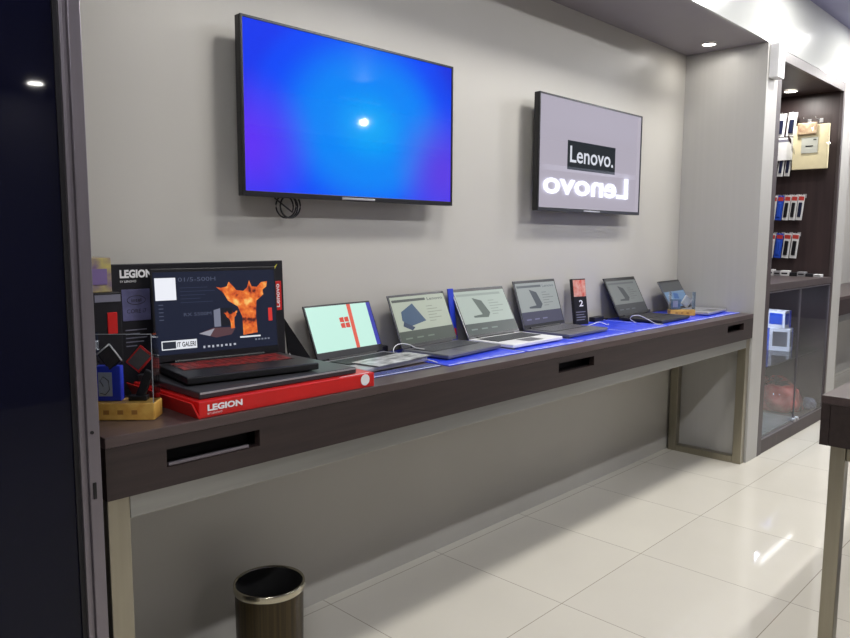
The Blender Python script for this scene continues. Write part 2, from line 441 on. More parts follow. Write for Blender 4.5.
def fire_mat():
    m = bpy.data.materials.new('screen_fire'); m.use_nodes = True; nt = m.node_tree; b = nt.nodes['Principled BSDF']
    b.inputs['Base Color'].default_value = (.01, .01, .01, 1); b.inputs['Roughness'].default_value = .15
    tc = nt.nodes.new('ShaderNodeTexCoord'); nz = nt.nodes.new('ShaderNodeTexNoise'); nz.inputs['Scale'].default_value = 34; nz.inputs['Detail'].default_value = 6
    r = nt.nodes.new('ShaderNodeValToRGB'); e = r.color_ramp.elements
    e[0].position = .36; e[0].color = lin((84, 34, 28)); e[1].position = .72; e[1].color = lin((255, 212, 120))
    k = e.new(.43); k.color = lin((206, 84, 38)); k = e.new(.57); k.color = lin((242, 128, 52))
    nt.links.new(tc.outputs['Object'], nz.inputs['Vector']); nt.links.new(nz.outputs['Fac'], r.inputs[0]); nt.links.new(r.outputs[0], b.inputs['Emission Color'])
    b.inputs['Emission Strength'].default_value = .95
    return m
M_fire = fire_mat()
def fl(b, pts, X0, X1, Z0, Z1, y, m):
    b.poly([(X0+u*(X1-X0), y, Z0+v*(Z1-Z0)) for u, v in pts], m)
def draw_L1(b, x0, x1, z0, z1):
    W, Hh = x1-x0, z1-z0
    U = lambda u: x0+u*W
    V = lambda v: z0+v*Hh
    q(b, U(.01), U(.17), V(.66), V(.93), -.0016, sc('white', (236, 238, 246), 1))
    g = sc('greytext', (78, 84, 104)); w = sc('whitetext', (225, 228, 235)); r = sc('redtag', (205, 52, 48))
    b.text('01/5-500H', .10*W/.3*.9, .05*Hh, T(U(.19), -.0016, V(.88)), g, bold=0)
    for k, (a, c) in enumerate([(.20, .42), (.20, .48), (.20, .40), (.20, .36), (.20, .46)]): q(b, U(a), U(c), V(.80-k*.045), V(.808-k*.045), -.0016, sc('dim', (46, 54, 76)))
    b.text('RX 5500M', .22*W, .04*Hh, T(U(.22), -.0016, V(.455)), g, bold=0)
    for k in range(5): q(b, U(.03), U(.065), V(.60-k*.045), V(.61-k*.045), -.0016, g)
    flame = [(.70, .17), (.70, .40), (.665, .54), (.585, .62), (.55, .72), (.49, .80), (.53, .785), (.58, .80), (.60, .86), (.635, .80), (.66, .75), (.72, .735), (.755, .78), (.775, .87), (.795, .79), (.84, .78), (.88, .84), (.935, .85), (.925, .78), (.89, .74), (.895, .68), (.83, .60), (.82, .42), (.825, .19)]
    fl(b, flame, x0, x1, z0, z1, -.0016, M_fire)
    sm = [(.52+(u-.48)*.26+.02, .24+(v-.1)*.33) for u, v in flame]
    fl(b, [(.46, .30), (.515, .30), (.515, .53), (.46, .51)], x0, x1, z0, z1, -.0015, sc('mini', (118, 122, 140)))
    fl(b, [(.515, .30), (.62, .31), (.62, .53), (.515, .53)], x0, x1, z0, z1, -.0015, sc('minid', (22, 24, 34)))
    fl(b, sm, x0, x1, z0, z1, -.0018, M_fire)
    fl(b, [(.33, .23), (.47, .165), (.60, .19), (.64, .28), (.45, .29)], x0, x1, z0, z1, -.0014, sc('minib', (86, 60, 66)))
    fl(b, [(.33, .23), (.42, .19), (.46, .28)], x0, x1, z0, z1, -.0017, sc('mini2', (150, 150, 162)))
    q(b, U(.93), U(.965), V(.33), V(.50), -.0016, r)
    q(b, U(.67), U(.85), V(.135), V(.155), -.0017, w)
    # shop badge printed on the desktop picture
    q(b, U(.035), U(.31), V(.06), V(.17), -.0015, w); q(b, U(.042), U(.145), V(.072), V(.158), -.0017, sc('badge', (40, 44, 56)))
    b.text('IT GALERI', .145*W, .06*Hh, T(U(.155), -.0018, V(.085)), sc('badget', (16, 18, 26)), bold=.02)
    for k in range(8): q(b, U(.36+k*.036), U(.375+k*.036+.004*(k % 2)), V(.045+.006*(k % 2)), V(.075), -.0016, sc('wt2', (176, 180, 192)))
    for k in range(5): q(b, U(.80+k*.028), U(.817+k*.028), V(.09), V(.11), -.0016, sc('wt3', (120, 125, 140)))
Q1 = [-3.518, -.372, -.143, .377, .247, .085, .262]
laptop('black gaming laptop with red keys and a fiery picture, on the red box', Q1, .9625, M_blk, M_kred,
       dict(bg=sc('navy', (24, 30, 50)), fn=draw_L1), bezel=(.006, .010, .020), hb=.022)
def draw_L2(b, x0, x1, z0, z1):
    W, Hh = x1-x0, z1-z0
    fl(b, [(.62, 1), (.68, 1), (.655, .0), (.60, .0)], x0, x1, z0, z1, -.0016, sc('redbar', (222, 92, 74)))
    fl(b, [(.94, 1), (1, 1), (1, 0), (.935, .0)], x0, x1, z0, z1, -.0016, sc('bluebar', (62, 66, 170)))
    for (u, v) in ((.455, .48), (.53, .48), (.455, .61), (.53, .61)):
        fl(b, [(u, v), (u+.065, v-.01), (u+.065, v+.11), (u, v+.10)], x0, x1, z0, z1, -.0016, sc('logored', (212, 74, 58)))
laptop('silver laptop showing a pale mint picture with a red stripe and red four-pane logo', [-2.888, -.319, .084, .328, .213, .385, .196], .9, M_silver, M_key,
       dict(bg=sc('mint', (196, 238, 224)), fn=draw_L2), bezel=(.006, .007, .026), lidm=M_dgrey)
def page(bg, head, foot, tri, tx=None, txc=(70, 76, 80), star=False):
    nm = '%d%d' % (bg[0], bg[2])
    def fn(b, x0, x1, z0, z1):
        W, Hh = x1-x0, z1-z0
        q(b, x0, x1, z0, z0+foot[0]*Hh, -.0015, sc('foot'+nm, foot[1]))
        q(b, x0+.02*W, x0+(.62 if tx else .9)*W, z0+.885*Hh, z0+.94*Hh, -.0015, sc('head'+nm, head))
        fl(b, [(.11, .50), (.22, .36), (.53, .44), (.36, .84), (.13, .68)] if tri[0] == 0 else [(.30, .84), (.47, .76), (.56, .46), (.50, .36), (.22, .38), (.22, .42), (.40, .44)], x0, x1, z0, z1, -.0016, sc('pic'+nm, tri[1]))
        if tri[0] == 0: fl(b, [(.10, .38), (.24, .27), (.30, .33), (.13, .47)], x0, x1, z0, z1, -.0017, sc('pic2'+nm, (34, 52, 80)))
        for k in range(6):
            v = .74-k*.065
            q(b, x0+.60*W, x0+(.72+.04*((k*7) % 5))*W, z0+v*Hh, z0+(v+.016)*Hh, -.0016, sc('line'+nm, tuple(int(c*.8) for c in bg)))
        if tx: b.text(tx, .30*W, .065*Hh, T(x0+.655*W, -.0017, z0+.875*Hh), sc('tx'+nm, txc), bold=.01)
        for k in range(3): q(b, x0+(.08+.2*k)*W, x0+(.2+.2*k)*W, z0+.10*Hh, z0+.13*Hh, -.0018, sc('ft'+nm, tuple(int(c*1.6) for c in foot[1])))
    return dict(bg=sc('page'+nm, bg), fn=fn)
laptop('grey laptop whose page shows a blue tilted notebook picture, beside the mint screen', [-2.502, -.336, .107, .352, .213, .378, .209], .9042, M_grey, M_keyl,
       page((166, 174, 158), (70, 76, 72), (.27, (66, 74, 66)), (0, (46, 74, 104)), 'Lenovo'), bezel=(.006, .010, .012))
laptop('white laptop with a bright white keyboard deck on a blue mat', [-2.134, -.344, .021, .355, .226, .475, .223], .9042, M_white, M_keyl,
       page((168, 180, 172), (142, 154, 148), (.25, (74, 82, 80)), (1, (86, 98, 92)), None), bezel=(.007, .016, .012), lidm=M_silver)
laptop('grey laptop with pale page and dark footer, just left of the small black product card', [-1.714, -.324, .032, .349, .234, .314, .226], .9042, M_grey, M_grey,
       page((150, 156, 156), (92, 98, 104), (.30, (72, 72, 92)), (1, (78, 84, 92)), 'Lenovo', (95, 100, 108)), bezel=(.009, .014, .016))
laptop('dark laptop with dim grey screen and black deck, right of the black product card', [-.913, -.357, .028, .353, .238, .477, .222], .9042, M_dgrey, M_key,
       page((112, 116, 116), (90, 94, 96), (.28, (56, 58, 62)), (1, (62, 66, 70)), None), bezel=(.010, .020, .012))
def draw_L7(b, x0, x1, z0, z1):
    fl(b, [(0, .62), (1, .62), (1, 1), (0, 1)], x0, x1, z0, z1, -.0015, sc('top7', (74, 76, 78)))
    fl(b, [(.30, .2), (.55, .1), (.62, .5), (.42, .56)], x0, x1, z0, z1, -.0016, sc('pic7', (60, 96, 150)))
    fl(b, [(.1, .25), (.25, .2), (.24, .5), (.14, .5)], x0, x1, z0, z1, -.0016, sc('pic7b', (175, 190, 205)))
laptop('small silver laptop at the far right end, its screen half grey half blue', [-.350, -.358, .081, .328, .21, .524, .185], .9042, M_silver, M_silver,
       dict(bg=sc('blue7', (104, 132, 164)), fn=draw_L7), bezel=(.008, .012, .012), lidm=M_grey, keyplate=M_silver)

# ------------------------------------------------------------------ blue mats under the laptops
mats = [(-2.93, -2.59, M_bluedull, 'dull blue-grey printed mat under the front of the mint-screened laptop'),
        (-2.575, -2.135, M_blue, 'bright blue mat under the grey laptop beside the mint-screened one'),
        (-2.12, -1.715, M_blue, 'bright blue mat under the white laptop'),
        (-1.70, -1.285, M_blue, 'bright blue mat under the laptop left of the black product card'),
        (-1.27, -.945, M_blue, 'bare blue mat with no laptop, right of the black product card'),
        (-.93, -.46, M_blue, 'blue mat under the dark laptop with a dim grey screen'),
        (-.445, -.012, M_blue, 'blue mat under the small laptop at the far right end')]
for k, (xa, xb, m, lab) in enumerate(mats):
    t = thing('counter_mat', lab, 'mat', ((xa+xb)/2, -.22, .9), group='blue mats on the counter'); w = (xb-xa)/2
    ya = -.185 if k else -.165
    yb = .185 if k else -.105
    b = MB(); b.box(-w, w, ya, yb, 0, .003, m, bev=.0008); b.build('mat_sheet', t)
    b = MB(); e = .0031
    b.box(-w+.002, w-.002, ya+.002, ya+.008, e-.0003, e+.0003, M_edge)
    if k: b.box(w-.007, w-.002, ya+.008, yb-.002, e-.0003, e+.0003, M_edge)
    b.build('printed_border', t)
    if k:
        b = MB()
        for j in range(5): b.box(-w*.7+j*w*.3, -w*.7+j*w*.3+w*.18, ya+.016, ya+.020, e-.0003, e+.0003, M_edge)
        b.build('printed_line', t)

# ------------------------------------------------------------------ red gaming box set at the left
t = thing('product_box', 'flat red cardboard box with white lettering, under the gaming laptop', 'box', (-3.555, -.472, .9))
b = MB(); i = [(0, 0, 0), (.59, 0, 0), (.59, .355, 0), (0.0, .355, 0)]
b.box(0.012, .578, 0, .355, 0, .042, M_red, bev=.003)
b.poly([(.012, 0, .0), (.012, .355, 0), (-.008, .355, .042), (-.008, 0.0, .042)], M_red, .004, (1, 0, 0)); b.build('box_body', t)
b = MB(); b.text('LEGION', .097, .0165, T(.034, -.0012, .0165), M_txt, bold=.045); b.text('BY LENOVO', .04, .005, T(.034, -.0012, .008), M_txt, bold=0); b.build('printed_logo', t, fix=False)
b = MB(); b.cyl((.541, -.0008, .024), .0165, .0012, M_white, axis='Y', seg=32); b.build('seal_sticker', t)
b = MB(); b.box(.45, .56, .004, .007, .0419, .0428, M_txt); b.build('printed_line', t)
b = MB(); b.box(-3.53, -3.03, -.452, -.115, .943, .961, mat('tray_grey', (50, 50, 54), .4), bev=.003)
b.box(-3.528, -3.032, -.4535, -.4505, .955, .9595, M_silver); tag(b.build('box_tray'), 'dark grey tray lid lying on the red box, under the gaming laptop', 'tray')
# black upright backdrop
t = thing('backdrop_board', 'upright black product board behind the gaming laptop, lettered in white at top left', 'display board', (-3.577, -.088, .9), rot=(math.radians(-2.0), 0, 0))
W = .558
b = MB(); b.box(0, W, 0, .014, 0, .362, M_clothcard, bev=.002); b.build('board', t)
b = MB(); b.text('LEGION', .092, .023, T(.026, -.001, .323), M_txt, bold=.045); b.text('BY LENOVO', .045, .006, T(.026, -.001, .311), M_txt, bold=0); b.build('printed_logo', t, fix=False)
b = MB(); M_chip = mat('chip_badge', (92, 92, 128), .3, var=.3, scale=(20, 20, 20))
b.box(.028, .108, -.002, 0, .205, .292, M_chip, bev=.001)
pts = [(.068+.026*math.cos(a), -.0026, .262+.012*math.sin(a)) for a in [k*2*PI/24 for k in range(24)]]
b.tube(pts, .0008, M_ptxt, seg=4, cyclic=True)
b.text('intel', .028, .010, T(.054, -.0024, .257), M_ptxt, bold=.01); b.text('CORE i7', .055, .011, T(.040, -.0024, .226), M_ptxt, bold=0); b.build('chip_badge', t, fix=False)
b = MB(); b.box(.516, .549, -.0015, 0, .202, .296, M_red, bev=.0008)
b.text('Lenovo', .075, .016, T(.541, -.0022, .212) @ Matrix.Rotation(-PI/2, 4, 'Y'), M_txt, bold=.02); b.build('brand_tag', t, fix=False)
b = MB(); b.poly([(.505, -.0010, .318), (.515, -.001, .335), (.538, -.001, .352), (.522, -.001, .326), (.509, -.001, .305)], mat('yellow_mark', (196, 190, 60), .5)); b.build('yellow_mark', t, fix=False)
b = MB()
for k, wd in enumerate((.06, .04, .06, .05, .03)): b.box(.034, .034+wd, -.0012, 0, .178-k*.011, .181-k*.011, M_txtg)
b.build('printed_text', t)
# dark tablet-like lid leaning between board and second laptop
t = thing('tablet', 'black tablet leaning back beside the right edge of the black product board', 'tablet', (-3.014, -.105, .9), rot=(math.radians(-12), 0, 0))
b = MB(); b.poly([(.040, 0, 0), (.107, 0, 0), (.004, 0, .175), (.002, 0, .06)], M_gblk, .007, (0, 1, 0)); b.build('body', t)
b = MB(); b.tube([(.039, -.001, .003), (.003, -.001, .060)], .0016, M_silver, seg=6); b.build('edge_strip', t)
# boxes at the far left behind the acrylic stand
b = MB(); b.box(-3.74, -3.602, -.20, -.05, .9, 1.195, M_clothcard, bev=.002)
o = b.build('body'); t = thing('product_box', 'tall black box with red mark, against the wall left of the product board', 'box', (0, 0, 0)); 
t.location = (-3.67, -.125, .9); o.parent = t; o.location = (3.67, .125, -.9); o.name = 'box_body'
b = MB(); b.box(.03, .055, -.0775, -.0750, .19, .245, M_red, bev=.001); b.build('printed_mark', t)
MB().box(.0, .065, -.0775, -.075, .272, .290, M_txtg).build('printed_band', t)
t = thing('product_box', 'small yellow and purple box topping the tall black box at far left', 'box', (-3.67, -.125, 1.1952))
b = MB(); b.box(-.06, .052, -.06, .04, 0, .088, mat('yellow_purple_card', (190, 176, 96), .5, scale=(25, 25, 25), col2=(112, 92, 128)), bev=.002); b.build('box_body', t)
b = MB(); b.box(.0, .04, -.0615, -.060, .02, .06, mat('purple_print', (120, 100, 150), .5)); b.build('printed_panel', t)

# acrylic stands with yellow base
def acrylic_stand(label, loc, rz, w, d, h, bh=.042):
    t = thing('acrylic_stand', label, 'display stand', loc, rz, 'acrylic stands with yellow bases')
    b = MB(); b.box(-w/2, w/2, -d/2, d/2, 0, bh, M_ylw, bev=.003); b.build('base', t)
    b = MB()
    for k in range(3): b.box(-w*.3+k*w*.22, -w*.3+k*w*.22+w*.09, -d/2-.001, -d/2, bh*.35, bh*.6, mat('brown_print', (150, 104, 46), .5))
    b.build('printed_logo', t)
    b = MB()
    b.box(-w/2+.002, w/2-.002, -d/2+.002, -d/2+.0045, bh, bh+h, M_acr); b.box(w/2-.0045, w/2-.002, -d/2+.0045, d/2-.002, bh, bh+h, M_acr)
    b.box(-w/2+.002, -w/2+.0045, -d/2+.0045, d/2-.002, bh, bh+h, M_acr)
    b.build('acrylic_case', t)
    b = MB(); M_ed = mat('acrylic_edge', (150, 156, 160), .2)
    b.box(w/2-.003, w/2-.0015, -d/2+.001, -d/2+.0025, bh, bh+h, M_ed); b.box(-w/2+.002, w/2-.002, -d/2+.001, -d/2+.0025, bh+h, bh+h+.0015, M_ed); b.build('case_edge', t)
    return t
RZ = math.radians(-43)
acrylic_stand('clear acrylic stand on a yellow base at the left end, holding small gadgets', (-3.655, -.330, .9), RZ, .150, .062, .165)
def on_stand(cx, cy, rz, u, v, z):   # local to world
    return (cx+u*math.cos(rz)-v*math.sin(rz), cy+u*math.sin(rz)+v*math.cos(rz), z)
def gadget(name, label, cat, loc, rz, tilt, w, h, d, m, mf, edge):
    t = thing(name, label, cat, loc, rot=(math.radians(-12), math.radians(tilt), rz))
    b = MB(); b.box(-w/2, w/2, 0, d, -h/2, h/2, m, bev=.003); b.build('case', t)
    b = MB(); b.box(-w/2+.004, w/2-.004, -.001, 0, -h/2+.004, h/2-.004, mf); b.build('front_face', t)
    b = MB(); b.tube([(-w/2, -.001, h/2), (w/2, -.001, h/2)], .0018, edge, seg=6); b.tube([(w/2, -.001, h/2), (w/2, -.001, -h/2)], .0018, edge, seg=6); b.build('edge_trim', t)
    return t
SX, SY = -3.655, -.330
M_gf = mat('gadget_face', (70, 66, 66), .35, var=.2, scale=(60, 60, 200))
gadget('storage_drive', 'tilted dark grey pocket drive with pale edge, left one in the left acrylic stand', 'drive', on_stand(SX, SY, RZ, -.036, -.004, 1.048), RZ, -40, .040, .050, .010, M_dgrey, M_gf, M_white)
gadget('storage_drive', 'tilted dark pocket drive with red sides, right one in the left acrylic stand', 'drive', on_stand(SX, SY, RZ, .036, -.008, 1.045), RZ, 40, .040, .052, .012, M_red, M_gf, M_red)
b = MB()
t = thing('blue_card_box', 'blue box with a white swirl picture standing in the left acrylic stand', 'box', on_stand(SX, SY, RZ, -.040, .0, .9425), RZ)
b.box(-.030, .030, -.008, .014, 0, .085, M_blue, bev=.002); b.build('box_body', t)
b = MB(); b.box(-.022, .010, -.0095, -.008, .012, .070, mat('pale_print', (190, 198, 212), .5)); b.build('printed_picture', t)
b = MB(); b.tube([(-.018, -.0102, .020), (-.006, -.0102, .016), (.004, -.0102, .028), (.002, -.0102, .050), (-.010, -.0102, .060), (-.018, -.0102, .050), (-.010, -.0102, .036)], .0012, M_grey, seg=5); b.build('printed_swirl', t)
t = thing('black_clip', 'black angled holder arm inside the left acrylic stand, beside the blue box', 'holder', on_stand(SX, SY, RZ, .028, .004, .9425), RZ)
b = MB(); b.box(-.022, .022, -.012, .012, 0, .012, M_blk, bev=.002); b.build('foot', t)
b = MB(); b.box(-.011, .011, -.006, .004, .008, .078, M_blk, bev=.003, mx=Matrix.Rotation(math.radians(22), 4, 'Y')); b.build('arm', t)

# far stand in front of the small laptop
RZ2 = math.radians(-42); SX2, SY2 = -.437, -.240
acrylic_stand('small clear acrylic stand on a yellow base, in front of the far right laptop', (SX2, SY2, .904), RZ2, .145, .045, .10, .034)
gadget('storage_drive', 'white tilted pocket drive standing in the far acrylic stand', 'drive', on_stand(SX2, SY2, RZ2, .026, -.003, .984), RZ2, 35, .044, .058, .010, M_white, mat('pale_face', (196, 202, 206), .4), M_white)
t = thing('blue_card_box', 'small blue and white box in the far acrylic stand, left of the white drive', 'box', on_stand(SX2, SY2, RZ2, -.036, 0, .9385), RZ2)
b = MB(); b.box(-.028, .028, -.008, .010, 0, .06, mat('lightblue_card', (96, 130, 176), .4, scale=(60, 60, 60), col2=(150, 175, 200)), bev=.002); b.build('box_body', t)
b = MB(); b.box(-.018, .010, -.0095, -.008, .012, .05, M_edge); b.build('printed_picture', t)

# small black product card
t = thing('product_card', 'narrow black product card with a red and orange picture, standing at the wall', 'sign', (-1.222, -.085, .9035), rot=(math.radians(-8), 0, math.radians(-8)))
b = MB(); b.box(-.050, .050, 0, .018, 0, .232, M_clothcard, bev=.002); b.build('card_body', t)
b = MB(); M_pp = mat('red_photo', (200, 72, 52), .5, scale=(30, 30, 30), col2=(214, 176, 160)); b.box(-.046, .046, -.001, 0, .142, .226, M_pp)
b.build('printed_picture', t)
b = MB(); b.text('2', .03, .032, T(-.012, -.0012, .092), M_txt, bold=.02)
for k in range(4): b.box(-.04, .03-.01*(k % 2), -.0012, 0, .062-k*.013, .066-k*.013, M_txtg)
b.build('printed_text', t, fix=False)
# blue card behind the white laptop
t = thing('blue_display_card', 'narrow blue card propped at the wall behind the white laptop', 'sign', (-2.170, -.060, .9035), rot=(math.radians(-8), 0, 0))
b = MB(); b.box(0, .032, 0, .006, 0, .225, mat('deep_blue_card', (36, 60, 190), .4, var=.1), bev=.001); b.build('card_sheet', t)
b = MB(); b.box(.008, .028, -.001, 0, .03, .06, M_red); b.build('printed_mark', t)

# cables and adapters
def cable(label, pts, r, m, name='security_cable', n=8):
    P = [Vector(p) for p in pts]; out = []
    for k in range(len(P)-1):
        a, b_, c, d = P[max(k-1, 0)], P[k], P[k+1], P[min(k+2, len(P)-1)]
        for j in range(n):
            u = j/n
            out.append(.5*((2*b_)+(-a+c)*u+(2*a-5*b_+4*c-d)*u*u+(-a+3*b_-3*c+d)*u**3))
    out.append(P[-1])
    return tag(MB().tube(out, r, m, seg=6).build(name), label, 'cable')
cable('white cable looping from the gaming laptop tray to the mint-screened laptop', [(-2.960, -.20, .9025), (-2.950, -.17, .925), (-2.925, -.14, .925), (-2.910, -.17, .905), (-2.905, -.25, .9055), (-2.93, -.30, .9055)], .0017, M_white)
cable('white cable arching over the left side of the grey laptop beside the mint screen', [(-2.61, -.17, .9225), (-2.585, -.14, .928), (-2.555, -.12, .938), (-2.525, -.12, .943), (-2.505, -.14, .940), (-2.50, -.17, .931), (-2.485, -.20, .9270)], .0017, M_white)
cable('second white cable trailing between the mint-screened laptop and the grey one', [(-2.50, -.06, .903), (-2.545, -.14, .9055), (-2.55, -.23, .906), (-2.56, -.30, .9065), (-2.575, -.35, .9065)], .002, M_white)
cable('thin white cable in front of the black product card', [(-1.33, -.16, .906), (-1.29, -.19, .922), (-1.22, -.18, .924), (-1.17, -.20, .908), (-1.10, -.16, .906)], .002, M_white)
cable('white cable loop on the left side of the dark laptop', [(-.965, -.24, .906), (-.985, -.22, .925), (-.985, -.235, .942), (-.965, -.26, .944), (-.955, -.30, .928), (-.945, -.34, .908), (-.935, -.36, .9055), (-.925, -.372, .9055)], .0018, M_white)
def adapter(label, x, y, rz):
    t = thing('power_adapter', label, 'power adapter', (x, y, .9032), rz)
    MB().box(-.05, .05, -.018, .018, 0, .024, M_blk, bev=.004).build('brick', t)
    MB().tube([(.05, 0, .012), (.075, .004, .006), (.10, -.006, .003), (.13, .002, .003)], .0025, M_rub, seg=6).build('lead', t)
adapter('black power adapter lying at the wall, left of the dark laptop', -1.03, -.05, .05)
adapter('black power adapter lying at the wall behind the far acrylic stand', -.50, -.055, .3)
t = thing('power_adapter', 'black block put in for the shade at the wall between the mint screen and the grey laptop', 'power adapter', (-2.555, -.04, .9032), 0)
MB().box(-.035, .02, -.02, .02, 0, .028, M_blk, bev=.004).build('brick', t)  # dark block stands in for shade behind the laptops

# leaflet painted with the keyboard glare of the second laptop's deck
t = thing('overlay', 'grey and silver striped leaflet painting glare over the keyboard of the mint-screened laptop', 'overlay', (-2.70, -.235, .9205), .12)
b = MB(); b.box(-.14, .15, -.078, .045, 0, .002, mat('painted_glare', (226, 228, 226), .3, scale=(16, 34, 16), col2=(50, 52, 54)), bev=.0004); b.build('striped_sheet', t)

# ------------------------------------------------------------------ waste bin
t = thing('waste_bin', 'round brown-gold metal waste bin with a steel rim, under the counter', 'bin', (-3.185, -.215, 0))
R = .106
b = MB(); M_bin = mat('bin_metal', (72, 60, 36), .38, metal=.55, scale=(120, 120, 1), var=.12, col2=(46, 39, 26))
prof = [(R*.93, 0), (R*.94, .004), (R*.97, .12), (R*.985, .262)]
b.lathe([(0, .0)] + prof, M_bin, seg=64); b.build('bin_body', t)
b = MB(); b.lathe([(R*.985, .258), (R*1.02, .258), (R*1.03, .262), (R*1.03, .277), (R*1.015, .281), (R*.97, .280), (R*.95, .272), (R*.95, .262)], mat('rim_steel', (190, 184, 165), .18, metal=.95), seg=64); b.build('rim', t)
b = MB(); b.lathe([(R*.955, .277), (R*.93, .27), (R*.90, .16), (R*.86, .05), (0, .04)], M_void, seg=48); b.build('liner', t)

# ------------------------------------------------------------------ wall alarm box on the panel
t = thing('alarm_sensor', 'white box-shaped sensor at the top front corner of the side panel', 'sensor', (.022, -D-.001, 2.245))
b = MB(); b.box(0, .10, -.052, 0, 0, .19, M_white, bev=.004); b.build('case', t)
b = MB(); b.poly([(.030, -.0525, .06), (.070, -.0525, .06), (.070, -.0525, .115), (.05, -.0525, .15), (.03, -.0525, .115)], mat('sensor_lens', (120, 120, 124), .3), .001, (0, -1, 0)); b.build('lens', t)
b = MB(); b.cyl((.05, -.053, .172), .006, .002, M_grey, axis='Y', seg=16); b.cyl((.05, -.053, .022), .005, .002, M_grey, axis='Y', seg=16); b.build('screw', t)

# ------------------------------------------------------------------ display cabinet
CX0, CX1 = .180, 1.533
cab = thing('display_cabinet', 'tall dark wood display cabinet built into the wall, with glass doors below', 'cabinet', (CX0, -D, 0))
Wc = CX1-CX0; Dc = D-.002
b = MB(); b.box(0, .018, .02, Dc, 0, H-.002, M_cab); b.build('side_panel', cab)
b = MB(); b.box(Wc-.018, Wc, .02, Dc, 0, H-.002, M_cab); b.build('side_panel', cab)
MB().box(.018, Wc-.018, Dc-.012, Dc, 0, H-.002, M_cab).build('back_panel', cab)
MB().box(.018, Wc-.018, .02, Dc-.012, H-.05, H-.002, M_cab).build('top_panel', cab)
b = MB(); b.box(0, .065, 0, .02, 0, H-.002, M_cabfr, bev=.001); b.build('frame_stile', cab)
b = MB(); b.box(Wc-.04, Wc, 0, .02, 0, H-.002, M_cabfr, bev=.001); b.build('frame_stile', cab)
MB().box(.065, Wc-.04, 0, .02, H-.06, H-.002, M_cabfr, bev=.001).build('frame_rail', cab)
MB().box(.018, Wc-.018, .004, Dc-.012, 0, .085, M_cab, bev=.001).build('plinth', cab)
MB().box(.018, Wc-.018, .002, Dc-.012, 1.018, 1.062, M_cabfr, bev=.001).build('middle_shelf', cab)
MB().box(.02, Wc-.02, .05, Dc-.014, .520, .528, clear_glass('shelf_glass', (.72, .82, .86), 1.0)).build('glass_shelf', cab)
for (xa, xb, hx) in ((.068, .662, .640), (.668, Wc-.044, .700)):
    d = MB().box(xa, xb, .004, .009, .090, 1.012, M_glass).build('glass_door', cab)
    b = MB(); b.box(xa, xa+.003, .003, .010, .09, 1.012, M_alu); b.box(xb-.003, xb, .003, .010, .09, 1.012, M_alu); b.box(xa, xb, .003, .010, .088, .096, M_alu); b.box(xa, xb, .003, .010, 1.006, 1.014, M_alu); b.build('door_trim', d)
    b = MB(); b.cyl((hx, -.006, .12), .012, .02, M_silver, axis='Y', seg=20); b.build('door_knob', d)
round_lamp(1.27, -.197, H-.0515, .04, 'round recessed downlight inside the top of the display cabinet', None)
area('lamp_cabinet', (1.25, -.22, H-.068), .08, 5)
area('fill_cabinet_low', (.85, -.2, 1.012), .5, 6, (.8, .85, 1), sy=.05)  # added fill with no visible source, brightens the lower cabinet
t = thing('fill_strip', 'added white strip under the middle shelf, brightening the lower part of the display cabinet', 'added strip', (.85, -.2, 1.018)); MB().box(-.25, .25, -.008, .008, -.005, 0, M_white).build('strip_body', t)

# blister packs on hooks, hung from the cabinet's right side, facing the shop
XS = CX1-.018
def pack(label, y, ztop, w, h, prod, hdr, x, group, card=None, rz=0):
    t = thing('hanging_pack', label, 'hanging pack', (x, y-.016, ztop), rot=(.085, 0, rz), group=group)
    b = MB(); b.box(-.002, .001, -w/2, w/2, -h, 0, card or M_white, bev=.0008); b.build('card_sheet', t)
    b = MB(); b.box(-.003, -.002, -w/2+.003, w/2-.003, -h*.22, -.012, hdr); b.build('header_print', t)
    b = MB(); b.box(-.014, -.003, -w*.28, w*.28, -h*.88, -h*.30, prod, bev=.005, seg=3); b.build('product', t)
def hook(y, z, L, label, group):
    t = thing('display_hook', label, 'hook', (XS, y, z), group=group)
    MB().tube([(0, 0, 0), (-L, 0, .0), (-L-.008, 0, .010)], .002, M_silver, seg=6).build('prong', t)
    MB().box(-.003, 0, -.012, .012, -.015, .015, M_silver).build('hook_plate', t)
M_navy = mat('pack_navy', (28, 34, 60), .3); M_pblue = mat('pack_blue', (40, 80, 190), .35); M_pred = mat('pack_red', (190, 60, 54), .4); M_pk = mat('pack_black', (26, 26, 30), .3); M_pink = mat('pack_pink', (214, 150, 140), .4)
ordn = ['leftmost', 'second from left', 'third from left', 'fourth from left', 'fifth from left']
rows = [  # name, y list, z top, height, width, products, header, x
 ('top', [-.075, -.150], 2.262, .170, .062, [M_navy, M_navy], M_white, 1.45, 'white pack with dark earphones'),
 ('second', [-.050, -.098, -.146], 1.990, .190, .040, [M_pk, M_navy, M_navy], M_pk, 1.44, 'narrow white pack with dark contents'),
 ('third', [-.052, -.100, -.148, -.196, -.244], 1.660, .185, .044, [M_navy, M_pblue, M_pk, M_pk, M_navy], M_pred, 1.45, 'white pack with red header'),
 ('lowest', [-.052, -.108, -.164, -.220], 1.378, .185, .050, [M_pink, M_pblue, M_pk, M_pk], M_pred, 1.45, 'white pack with red header'),
]
for rn, ys, zt, h, w, pr, hd, x, desc in rows:
    for k, y in enumerate(ys):
        card = M_pblue if pr[k] is M_pblue else M_white
        pack('%s, %s in the %s hanging row' % (desc if card is M_white else 'blue pack', ordn[k], rn), y, zt, w, h, pr[k], hd, x, 'hanging packs, %s row' % rn, card, rz=math.radians((-3, -2, -4, -2, -3)[k]))
        hook(y-.016, zt-.006, XS-x+.008, 'thin metal hook holding a pack in the %s row' % rn, 'hooks of the %s row' % rn)
